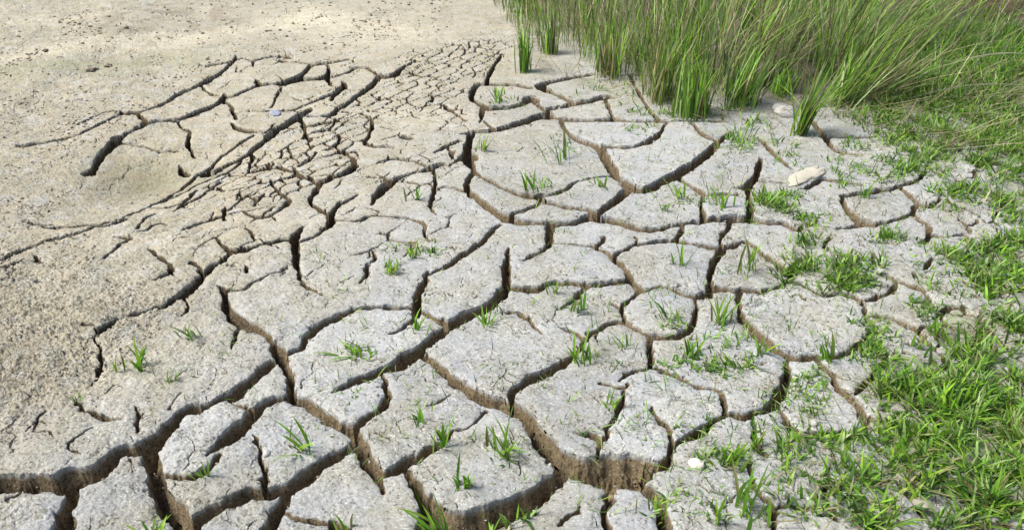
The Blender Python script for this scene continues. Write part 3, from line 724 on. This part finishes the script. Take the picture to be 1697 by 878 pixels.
# short fresh grass over the right-hand ground
lawn = Bag()
PATCH = [(585, 585, 30, 9, 30, .03), (650, 440, 22, 12, 30, .03), (690, 415, 38, 20, 50, .032), (1120, 540, 30, 14, 36, .03), (1145, 585, 26, 20, 55, .035), (1195, 575, 50, 30, 90, .032), (955, 510, 24, 10, 26, .03),
 (930, 250, 30, 20, 40, .03), (905, 305, 34, 10, 34, .03), (1125, 330, 50, 15, 50, .03), (1180, 330, 26, 12, 36, .035), (830, 170, 32, 12, 44, .035), (1070, 180, 50, 20, 90, .05), (1000, 150, 60, 20, 80, .045), (1210, 240, 42, 18, 90, .045),
 (1300, 258, 30, 20, 50, .04), (1420, 270, 54, 20, 110, .045), (1110, 600, 30, 14, 36, .028), (1200, 765, 40, 22, 60, .04), (1290, 720, 42, 22, 46, .035), (1340, 655, 50, 25, 56, .03), (1500, 690, 50, 40, 190, .05), (1440, 540, 40, 20, 70, .035),
 (1242, 350, 14, 22, 60, .035), (1350, 385, 30, 20, 90, .035), (1430, 445, 40, 25, 150, .04), (1380, 430, 30, 15, 80, .04), (1530, 420, 44, 25, 120, .045), (1600, 470, 60, 40, 260, .05), (1560, 320, 60, 30, 160, .045), (1500, 600, 60, 30, 160, .045),
 (840, 760, 30, 18, 26, .03), (600, 660, 40, 16, 16, .02), (540, 720, 30, 12, 16, .02), (1010, 600, 40, 20, 26, .025), (760, 800, 20, 10, 24, .03), (730, 870, 40, 12, 40, .05), (1150, 845, 50, 22, 34, .03),
 (1480, 120, 90, 50, 1500, .09), (1560, 70, 120, 40, 1900, .11), (1660, 90, 80, 60, 1900, .10), (1420, 175, 60, 25, 350, .07), (1690, 200, 80, 60, 900, .08),
   # cx, cy, rx, ry, blades, length m
 (1600, 120, 110, 60, 1500, .10), (1570, 190, 130, 45, 1700, .075), (1650, 240, 80, 50, 1000, .07), (1490, 215, 55, 30, 420, .065), (1560, 265, 70, 30, 420, .055),
 (1450, 282, 60, 20, 150, .045), (1620, 330, 60, 30, 480, .06), (1680, 370, 40, 50, 360, .05), (1292, 336, 36, 15, 420, .05), (1330, 375, 25, 25, 130, .04),
 (1650, 440, 70, 50, 620, .06), (1590, 420, 40, 25, 120, .04), (1395, 465, 50, 28, 420, .045), (1330, 425, 26, 45, 260, .05), (1310, 455, 22, 20, 150, .05),
 (1470, 400, 40, 20, 110, .035), (1530, 510, 30, 20, 90, .035), (1480, 570, 70, 25, 160, .045), (1660, 560, 60, 45, 500, .06), (1570, 650, 105, 65, 1150, .075),
 (1660, 660, 50, 60, 520, .065), (1470, 640, 40, 40, 120, .04), (1480, 760, 120, 55, 440, .06), (1600, 760, 90, 60, 560, .07), (1670, 800, 60, 80, 560, .085),
 (1540, 840, 120, 45, 520, .07), (1400, 830, 90, 50, 280, .055), (1340, 760, 60, 40, 190, .045), (1300, 780, 40, 40, 70, .05), (1390, 740, 60, 20, 120, .04),
 (1205, 600, 60, 32, 190, .032), (1225, 560, 40, 20, 90, .03), (1160, 712, 26, 14, 150, .03), (1277, 668, 18, 24, 170, .035), (1350, 640, 36, 30, 90, .028),
 (1500, 250, 60, 40, 200, .05), (1395, 300, 20, 14, 60, .04), (1740, 300, 60, 300, 1200, .06), (1770, 700, 80, 220, 1500, .07), (1250, 225, 40, 26, 200, .06),
 (1160, 190, 60, 14, 200, .05), (1080, 215, 40, 12, 60, .035), (1420, 235, 30, 14, 60, .05), (820, 862, 60, 16, 60, .05), (1098, 850, 12, 22, 70, .04), (1400, 590, 40, 12, 90, .03), (1440, 565, 18, 25, 90, .035)]
for cx, cy, rx_, ry_, n, L in PATCH:
    if cy < 300 and cx > 1430: n = int(n*1.55)
    if cx > 1550 and cy > 350: n = int(n*1.05)
    a = rng.uniform(0, 2*PI, n); q = np.sqrt(rng.random(n))*(1+.25*np.sin(3*a+cx)); px = cx+rx_*q*np.cos(a); py = cy+ry_*q*np.sin(a)
    x_, y_, _ = unproject(px, py); k = rng.random(n) < .12+.88*sstep(-.15, .3, fbm(x_, y_, 10, 2, 111)); px, py = px[k], py[k]
    px, py = np.concatenate([px, px+rng.normal(0, 5, len(px))]), np.concatenate([py, py+rng.normal(0, 3, len(py))])
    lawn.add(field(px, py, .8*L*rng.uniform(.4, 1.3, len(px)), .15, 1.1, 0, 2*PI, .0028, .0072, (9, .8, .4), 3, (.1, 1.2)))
tag(lawn.obj('short_grass'), 'short fresh green grass spreading over the right hand ground', 'grass', kind='stuff')
# dead straw lying between the short grass
straw = Bag(); px, py = in_poly([(1380, 160), (1697, 60), (1760, 300), (1500, 250), (1400, 215)], 230); n = len(px); x, y, _ = unproject(px, py)
straw.add(blades(np.stack([x, y, height(px, py)+rng.uniform(.002, .04, n)], 1), rng.normal(.15, .6, n), rng.uniform(.08, .35, n), rng.uniform(1.25, 1.6, n), rng.uniform(-.15, .2, n),
    rng.uniform(.003, .006, n), STRAW[rng.integers(0, 4, n)]*rng.uniform(.6, 1.1, (n, 1)), 3))
px, py = in_poly([(1300, 700), (1697, 480), (1760, 878), (1300, 878)], 260); n = len(px); x, y, _ = unproject(px, py)
straw.add(blades(np.stack([x, y, height(px, py)+rng.uniform(.002, .02, n)], 1), rng.uniform(0, 2*PI, n), rng.uniform(.02, .07, n), rng.uniform(1.2, 1.6, n), rng.uniform(-.15, .2, n),
    rng.uniform(.002, .004, n), STRAW[rng.integers(0, 4, n)]*rng.uniform(.6, 1.0, (n, 1)), 3))
px, py = in_poly([(860, 60), (1060, 110), (1180, 165), (1330, 150), (1480, 130), (1500, 190), (1380, 205), (1150, 205), (1060, 170), (880, 115)], 420); n = len(px); x, y, _ = unproject(px, py)
straw.add(blades(np.stack([x, y, height(px, py)+rng.uniform(.002, .025, n)], 1), rng.uniform(0, 2*PI, n), rng.uniform(.04, .2, n), rng.uniform(1.1, 1.6, n), rng.uniform(-.2, .3, n),
    rng.uniform(.0025, .005, n), STRAW[rng.integers(0, 4, n)]*rng.uniform(.55, 1.0, (n, 1)), 3))
tag(straw.obj('dead_straw'), 'pale dead straw lying among the short green grass', 'straw', kind='stuff')

# seedlings: hair fine green specks scattered over the plates
seed = Bag(); px, py = in_poly([(470, 400), (780, 230), (1250, 210), (1560, 330), (1560, 560), (1300, 860), (640, 860), (420, 700), (150, 620)], 1500,
    lambda x, y: sstep(.05, .45, fbm(x*.011, y*.017, 1, 2, 141)))
seed.add(field(px, py, rng.uniform(.006, .034, len(px)), .1, 1.2, 0, 2*PI, .0016, .003, (8, 2, .5), 3))
cx, cy = in_poly([(430, 560), (780, 250), (1100, 200), (1600, 300), (1600, 600), (1400, 870), (640, 870)], 520, lambda x, y: .25+.75*sstep(800, 1350, x))
for a_, b_ in zip(cx, cy):
    m_ = rng.integers(3, 9); sp_ = rng.uniform(3, 16)
    seed.add(field(a_+rng.normal(0, sp_, m_), b_+rng.normal(0, sp_*.5, m_), rng.uniform(.012, .05, m_), .05, 1.2, 0, 2*PI, .0014, .003, (9, 1.6, .6), 3, (.1, 1.3)))
tag(seed.obj('seedlings'), 'tiny green seedlings speckled over the mud plates', 'seedlings', kind='stuff')
# tall clumps that stand out at the front of the grass
CLUMPS = [ # x, y, n, length, spread px, lean0, lean1, az centre, mix, label
 (869, 122, 60, .21, 9, 0, .14, PI/2, (8, 1, .4), 'narrow dark green tall clump standing foremost at the left end of the grass'),
 (912, 92, 55, .24, 10, 0, .2, PI/2, (6, 2, 1), 'upright green clump with a few straws behind the narrow foremost left clump'),
 (1010, 128, 90, .25, 20, 0, .22, PI/2, (4, 3, 2), 'olive and straw coloured clump standing above the small plate with a corner crack'),
 (1092, 168, 110, .27, 22, .0, .25, .6, (5, 3, 2), 'yellowish green clump whose feet reach the long thin crack'),
 (1146, 194, 150, .25, 26, 0, .22, 1.2, (9, 1, .3), 'dense bright green clump bulging foremost in the middle of the grass edge'),
 (1222, 178, 110, .25, 26, .05, .5, .4, (6, 1, 1), 'green clump with splayed blades right of the dense bright middle clump'),
 (1292, 158, 80, .11, 16, 0, .6, 1, (9, .5, .2), 'low bright green leafy clump just behind the white lump'),
 (1324, 226, 75, .28, 11, .12, .42, .25, (8, 2, .7), 'dark green sheaf leaning right, rooted foremost beside the white lump'),
 (1388, 178, 80, .40, 22, .3, .75, .2, (5, 2, 2.5), 'straw streaked clump sweeping far over to the right'),
 (1450, 160, 90, .38, 24, .5, 1.05, .1, (5, 2, 3), 'thin clump of low arching pale blades at the right end of the tall grass')]
for cx, cy, n, L, sp, l0, l1, azc, mixw, label in CLUMPS:
    px = cx+rng.normal(0, sp*.55, n); py = cy+rng.normal(0, sp*.22, n)-2
    x0, y0, _ = unproject(cx, cy); e = link('grass_clump', None); e.location = (x0, y0, float(height(cx, cy)))
    tag(e, label, 'grass clump', 'tall grass clumps along the edge of the mud')
    b = Bag(); x, y, _ = unproject(px, py); z = height(px, py)-.005
    b.add(blades(np.stack([x, y, z], 1)-np.array(e.location), azc+rng.normal(0, .8, n), L*rng.uniform(.45, 1.15, n), rng.uniform(l0, l1, n), rng.uniform(.05, .6, n), rng.uniform(.004, .0075, n), pick(n, *mixw), 6))
    dry = b.c[0].reshape(n, -1, 3)[:, 0]; isd = dry[:, 0] > .8*dry[:, 1]
    b.split(e, isd)

# single long grass stems and blades that arch over the right-hand grass
STEMS = [((1640, 150), (1682, 50), .0, .12, 'upright pale yellow stem near the right edge of the photo'),
         ((1590, 150), (1680, 28), .0, .16, 'pale stem leaning right across the band of brown thatch'),
         ((1385, 150), (1392, 5), .0, .25, 'pale whitish stem standing almost upright inside the swept grass'),
         ((1497, 168), (1700, 142), .0, .05, 'long pale blade lying almost level above the right hand grass, lower of two'),
         ((1545, 118), (1720, 92), .02, .10, 'long pale blade lying almost level over the right hand grass, upper of two'),
         ((1528, 82), (1590, -12), .0, .16, 'pale straw stem leaning steeply against the brown thatch'),
         ((1560, 110), (1650, -5), .0, .2, 'green stem leaning right in front of the brown thatch, right of the pale one'),
         ((1600, 200), (1700, 130), .0, .08, 'pale green blade slanting up out of the right edge of the photo'),
         ((1470, 110), (1580, -8), .0, .2, 'straw coloured stem leaning right at the edge of the tall grass'),
         ((1420, 120), (1505, -10), .0, .25, 'whitish stem leaning right inside the swept clump')]
for (bx_, by_), (tx_, ty_), z0, z1, label in STEMS:
    x0, y0, _ = unproject(bx_, by_, z0); x1, y1, _ = unproject(tx_, ty_, z1)
    z0 = float(height(bx_, by_)) if z0 == 0 else z0
    n = 9; t = np.linspace(0, 1, n)[:, None]; a = np.array([x0, y0, z0]); b_ = np.array([x1, y1, z1]); ctl = (a+b_)/2+np.array([0, 0, .05+.25*z1])
    P = (1-t)**2*0+((1-t)**2)*0+a*(1-t)**2+2*ctl*t*(1-t)+b_*t*t-a
    w = .0048*np.interp(t[:, 0], [0, .6, 1], [1, .8, .15])[:, None]; up = np.array([0, -.35, .94]); ri = np.array([.2, -.9, .2])
    V = np.stack([P-up*w, P+ri*w, P+up*w], 1).reshape(-1, 3); Q = []
    for i in range(n-1):
        for j in range(2): Q.append([i*3+j, i*3+j+1, i*3+4+j, i*3+3+j])
    colr = np.array([.66, .62, .42]) if 'pale' in label or 'straw' in label or 'white' in label else np.array([.36, .42, .15])
    o = link('grass_stem', make_mesh('grass_stem', V, quads=np.array(Q), cattr=np.tile(colr, (len(V), 1)), mat=GRASS)); o.location = tuple(a)
    tag(o, label, 'grass stem', 'long single blades over the right hand grass')

# the sprouts on the plates: each a thing of its own with its leaves
SPROUTS = [ # x, y, length px, leaves, spread (lean), label
 (232, 612, 46, 7, .8, 'bright green sprout on the dry mud at left, tallest of three close together'),
 (318, 562, 34, 6, .6, 'compact green sprout on the left plate below the short forked crack'),
 (283, 632, 24, 4, .5, 'small thin sprout right of the tallest sprout on the left plate'),
 (198, 618, 26, 2, .2, 'thin sprout just left of the tallest sprout on the left plate'),
 (508, 748, 48, 6, 1.2, 'sprout on the plate right of the white pebble and short black crack'),
 (592, 588, 36, 8, 1.25, 'flattened dull green sprout on the plate above the long diagonal crack'),
 (694, 698, 38, 4, .7, 'thin dark sprout left on the plate between two diagonal cracks'),
 (735, 738, 50, 6, .45, 'upright sprout growing from the narrow slanting crack'),
 (835, 755, 56, 12, .8, 'largest sprout on the near plate with the crumbling front edge'),
 (768, 808, 42, 9, .6, 'green sprout at the left front of the near crumbling plate'),
 (692, 805, 38, 8, .8, 'sprout hanging over the dark crack left of the near crumbling plate'),
 (970, 604, 44, 10, .5, 'dark green sprout at the tip of a crack with its shadow beside it'),
 (1014, 674, 30, 8, .5, 'round little sprout growing in the short crack of the pale plate'),
 (1108, 530, 40, 7, .6, 'thin bladed sprout on the small plate above the bow shaped crack'),
 (1145, 590, 34, 12, .9, 'low bushy tuft at the left corner of the grassy plate'),
 (1194, 535, 44, 9, .5, 'upright fresh tuft in the crack above the grassy plate'),
 (1040, 580, 24, 5, .9, 'faint low sprout just under the bow shaped crack'),
 (1222, 610, 30, 9, .9, 'spreading tuft in the middle of the grassy plate'),
 (1255, 590, 34, 6, .8, 'slanting tuft at the right of the grassy plate'),
 (930, 268, 46, 8, .5, 'tall faint sprout in the middle of the big far plate'),
 (800, 252, 24, 6, .6, 'little sprout at the left rim of the big far plate'),
 (880, 315, 34, 6, .8, 'sprout at the lower rim of the big far plate'),
 (824, 172, 24, 6, .4, 'sprout on the small plate framed by cracks behind the big far plate'),
 (690, 330, 30, 5, .7, 'dark wiry sprout right of the wide slanting far crack'),
 (645, 450, 28, 7, .5, 'yellow green sprout on the speckled plate near two dark holes'),
 (685, 425, 28, 7, .9, 'blue green spreading sprout on the speckled plate'),
 (804, 540, 28, 10, .9, 'pale green mat tuft at the lower edge of the long diagonal crack'),
 (690, 550, 30, 5, .5, 'thin sprout under the dark knot of cracks'),
 (958, 520, 34, 4, .3, 'thin sprout on the plate beside the fishhook shaped crack'),
 (918, 486, 26, 5, .4, 'faint upright sprout just below the level crack'),
 (1197, 345, 40, 9, .5, 'fresh upright sprout beside the short black upright crack'),
 (1122, 330, 34, 6, .5, 'sprout right under the wide brown crack of the far plate'),
 (1100, 350, 22, 5, .7, 'small light sprout on the plate left of the short black upright crack'),
 (1240, 452, 56, 4, .2, 'tall thin seedling on the pale triangular plate'),
 (1120, 440, 40, 3, .4, 'thin sprout on the plate left of the pale triangular plate'),
 (1210, 775, 44, 9, .6, 'deep green tuft right of the cream pebble'),
 (1250, 745, 38, 10, .7, 'bushy tuft at the broken edge left of the near grass'),
 (1240, 850, 84, 12, .5, 'tallest tuft at the bottom edge, left of the near grass'),
 (1190, 862, 48, 7, .6, 'smaller tuft at the bottom edge, left of the tallest one'),
 (1345, 690, 28, 8, .8, 'low tuft above a white crumb on the round mossy plate'),
 (570, 876, 40, 5, .5, 'sprout on the bottom edge in the thin crack'),
 (255, 886, 46, 5, 1.0, 'pale drooping sprout on the bottom edge at left'),
 (735, 886, 58, 8, .7, 'long bladed sprout rooted in the deep crack on the bottom edge'),
 (822, 862, 40, 10, .7, 'mossy tuft in the deep crack in front of the crumbling plate'),
 (340, 790, 26, 8, .8, 'tiny bright tuft in the short wedge shaped crack'),
 (445, 605, 20, 8, .7, 'tiny moss green tuft where the black crack meets the brown one'),
 (995, 312, 26, 6, 1.1, 'flat dull tuft in the small corner between curved cracks'),
 (1432, 330, 24, 6, .6, 'short tuft on the half moon plate'),
 (1470, 395, 30, 9, .7, 'leafy tuft right of the level slit in the far right mud'),
 (1550, 555, 34, 9, .6, 'single tuft among small plates left of the right hand grass'),
 (128, 662, 16, 6, .6, 'tiny green tuft at the head of the curved gash on the left'),
 (1375, 600, 40, 6, .4, 'thin upright tuft at the foot of the large smooth plate')]
for cx, cy, lpx, n, sp, label in SPROUTS:
    drift = random.uniform(0, 2*PI); bias = random.uniform(0, .9)
    x0, y0, dp = unproject(cx, cy); z0 = float(height(cx, cy)); L = 1.25*lpx/(FPX/dp)
    e = link('grass_sprout', None); e.location = (x0, y0, z0-.003); tag(e, label, 'grass sprout', 'small grass sprouts on the mud plates')
    n = n+5
    for i in range(n):
        ll = np.array([L*random.uniform(.4, 1.25)]); az = np.array([drift+(2*PI*i/n-PI)*(1-.75*bias)+random.uniform(-.5, .5)])
        col = (GREEN if random.random() < .85 else OLIVE)[random.randrange(3)][None]*random.uniform(.7, 1.15)
        off = np.array([[random.gauss(0, .16)*L, random.gauss(0, .16)*L, 0]])
        V, Q, C = blades(off, az, ll, np.array([random.uniform(.05, sp)]), np.array([random.uniform(.1, .75)]), np.array([max(.0028, min(.006, L*.09))*random.uniform(.7, 1.3)]), col, 4, .5)
        nm = 'first_blade' if i == 0 else 'leaf_blade'; link(nm, make_mesh(nm, V, quads=Q, cattr=C, mat=GRASS), e)  # the first one is an ordinary leaf blade, built like the others

# ------------------------------------------------------------------ stones, clods, crumbs
M_PALE = stone_material('pale_stone', (.45, .42, .32), (.55, .51, .40))
M_WHITE = stone_material('white_stone', (.48, .47, .44), (.40, .39, .36))
M_CREAM = stone_material('cream_pebble', (.74, .70, .58), (.66, .62, .50), 90)
M_BLUE = stone_material('blue_grey_stone', (.22, .24, .30), (.34, .36, .43), 60)
M_DARK = stone_material('dark_clod', (.09, .07, .045), (.16, .12, .08), 60)
M_CLOD = stone_material('mud_clod', (.30, .27, .21), (.38, .35, .29), 60)
def stone(name, cx, cy, wpx, hpx, tall_, ang, mat, label, cat, group=None, lump=.22, sink=.35):
    x, y, dp = unproject(cx, cy); s = dp/FPX; z = float(height(cx, cy))
    bm = bmesh.new(); bmesh.ops.create_icosphere(bm, subdivisions=4 if wpx > 25 else 3, radius=1)
    sd = random.uniform(0, 50)
    for v in bm.verts:
        n_ = mathutils.noise.noise(v.co*1.1+mathutils.Vector((sd, 0, 0)))*lump+mathutils.noise.noise(v.co*2.9+mathutils.Vector((0, sd, 0)))*lump*.5
        n_ += mathutils.noise.noise(v.co*7+mathutils.Vector((0, sd, 4)))*lump*.18
        c_ = v.co*(1+n_); v.co = (c_.x*wpx*s/2, c_.y*hpx*s/2, c_.z*tall_)
    me = bpy.data.meshes.new(name); bm.to_mesh(me); bm.free(); me.materials.append(mat)
    me.polygons.foreach_set('use_smooth', np.ones(len(me.polygons), bool))
    o = link(name, me); o.location = (x, y, z+tall_*(1-2*sink)); o.rotation_euler = (0, 0, ang)
    return tag(o, label, cat, group)
stone('stone', 1335, 292, 108, 34, .009, .80, M_PALE, 'long flat cream stone lying between two cracks on the far right plates', 'stone', lump=.36)
stone('stone', 1300, 186, 40, 60, .022, .2, M_WHITE, 'white lump just left of the foremost leaning dark sheaf', 'stone')
stone('pebble', 1153, 777, 27, 22, .010, -.5, M_CREAM, 'smooth cream pebble lying on the near plate left of a deep green tuft', 'pebble', lump=.08)
stone('pebble', 442, 752, 13, 16, .007, .2, M_WHITE, 'white pebble beside the short black upright crack', 'pebble')
stone('pebble', 1348, 703, 13, 15, .007, .2, M_WHITE, 'white crumb at the lower rim of the round mossy plate', 'pebble')
stone('stone', 456, 190, 17, 30, .007, .5, M_BLUE, 'blue grey stone on the far left mud above the main diagonal crack', 'stone')
stone('clod', 1495, 798, 34, 26, .009, .4, M_CLOD, 'small mud clod half hidden in the grass at the lower right', 'clod')
stone('clod', 1532, 838, 40, 24, .009, -.6, M_CLOD, 'grey brown clod near the bottom edge in the right hand grass', 'clod')
stone('clod', 1240, 692, 26, 30, .012, .3, M_CLOD, 'mud clod wedged in the crack left of the mossy wide one', 'clod')
for (cx, cy, w_, lb) in ((153, 117, 15, 'dark clod, left of the pair on the dry far left bed'), (180, 110, 10, 'dark clod, right of the pair on the dry far left bed'),
        (77, 88, 10, 'dark crumb alone on the pale ridge at far left'), (211, 57, 8, 'dark crumb in the middle of the pale ridge'),
        
        (107, 828, 9, 'dark crumb on the wall of the broad brown crack at lower left')):
    stone('clod', cx, cy, w_, w_*1.5, .007, random.uniform(-.5, .5), M_DARK, lb, 'clod', 'dark crumbs on the bare bed', lump=.6)
# crumbs of dry mud: on the left bed, along the plate edges and fallen into the cracks
def crumbs(px, py, size, name, label, tints):
    bm = bmesh.new(); bmesh.ops.create_icosphere(bm, subdivisions=1, radius=1); U = np.array([v.co[:] for v in bm.verts]); F = np.array([[v.index for v in f.verts] for f in bm.faces]); bm.free()
    N = len(px); x, y, _ = unproject(px, py); z = height(px, py); n = len(U)
    V = U[None]*(1+.35*rng.normal(0, 1, (N, n, 1)).clip(-1.4, 1.4))*rng.uniform(.6, 1.3, (N, 1, 3))*np.array([1, 1, .7])*size[:, None, None]
    V = V+np.stack([x, y, z+size*.2], 1)[:, None]
    T = np.repeat((tints[rng.integers(0, len(tints), N)]*rng.uniform(.8, 1.2, (N, 1))), n, 0)
    me = make_mesh(name, V.reshape(-1, 3), tris=(F[None]+(np.arange(N)*n)[:, None, None]).reshape(-1, 3), cattr=T, mat=CRUMB, smooth=False)
    return tag(link(name, me), label, 'crumbs', kind='stuff')
k = NT('mud_crumb'); co_ = k.coord(); k.l(k.mix(k.ramp(k.noise(co_, 200, 3), .4, .65, 0, .5), k.attr('tint', 'Color'), (.2, .17, .12)), k.b.inputs['Base Color']); k.b.inputs['Roughness'].default_value = .95; CRUMB = k.m
px, py = in_poly([(-300, 60), (760, -40), (740, 60), (330, 110), (180, 230), (60, 350), (220, 420), (330, 500), (150, 640), (60, 740), (-300, 760)], 5200, lambda x, y: .15+.85*sstep(-.1, .5, fbm(x*.01, y*.016, 1, 3, 171)))
_, _, dp = unproject(px, py)
crumbs(px, py, rng.uniform(.7, 2.6, len(px))**1.15*dp/FPX, 'mud_crumbs', 'loose crumbs and grains of dry mud on the uncracked bed', np.array([[.46, .41, .31], [.40, .34, .25], [.52, .48, .38], [.26, .21, .15], [.12, .10, .07]]))
px, py = rng.uniform(-60, W+60, 60000), rng.uniform(150, H+20, 60000); c_ = np.clip(np.searchsorted(UX, px), 0, NC-1); r_ = np.clip(np.searchsorted(VY, py), 0, NR-1)
sd_ = S[r_, c_]; ok_ = ((sd_ > -.02) & (sd_ < -.004) | (sd_ > 0) & (sd_ < .012) & (rng.random(len(px)) < .22)) & (WD[r_, c_] > .005); px, py = px[ok_][:3000], py[ok_][:3000]; _, _, dp = unproject(px, py)
crumbs(px, py, rng.uniform(.8, 2.4, len(px))**1.2*dp/FPX, 'fallen_crumbs', 'small crumbs of mud fallen along the cracks', np.array([[.36, .33, .27], [.28, .22, .14], [.18, .13, .08], [.44, .43, .39]]))
print('done', time.time()-T0)
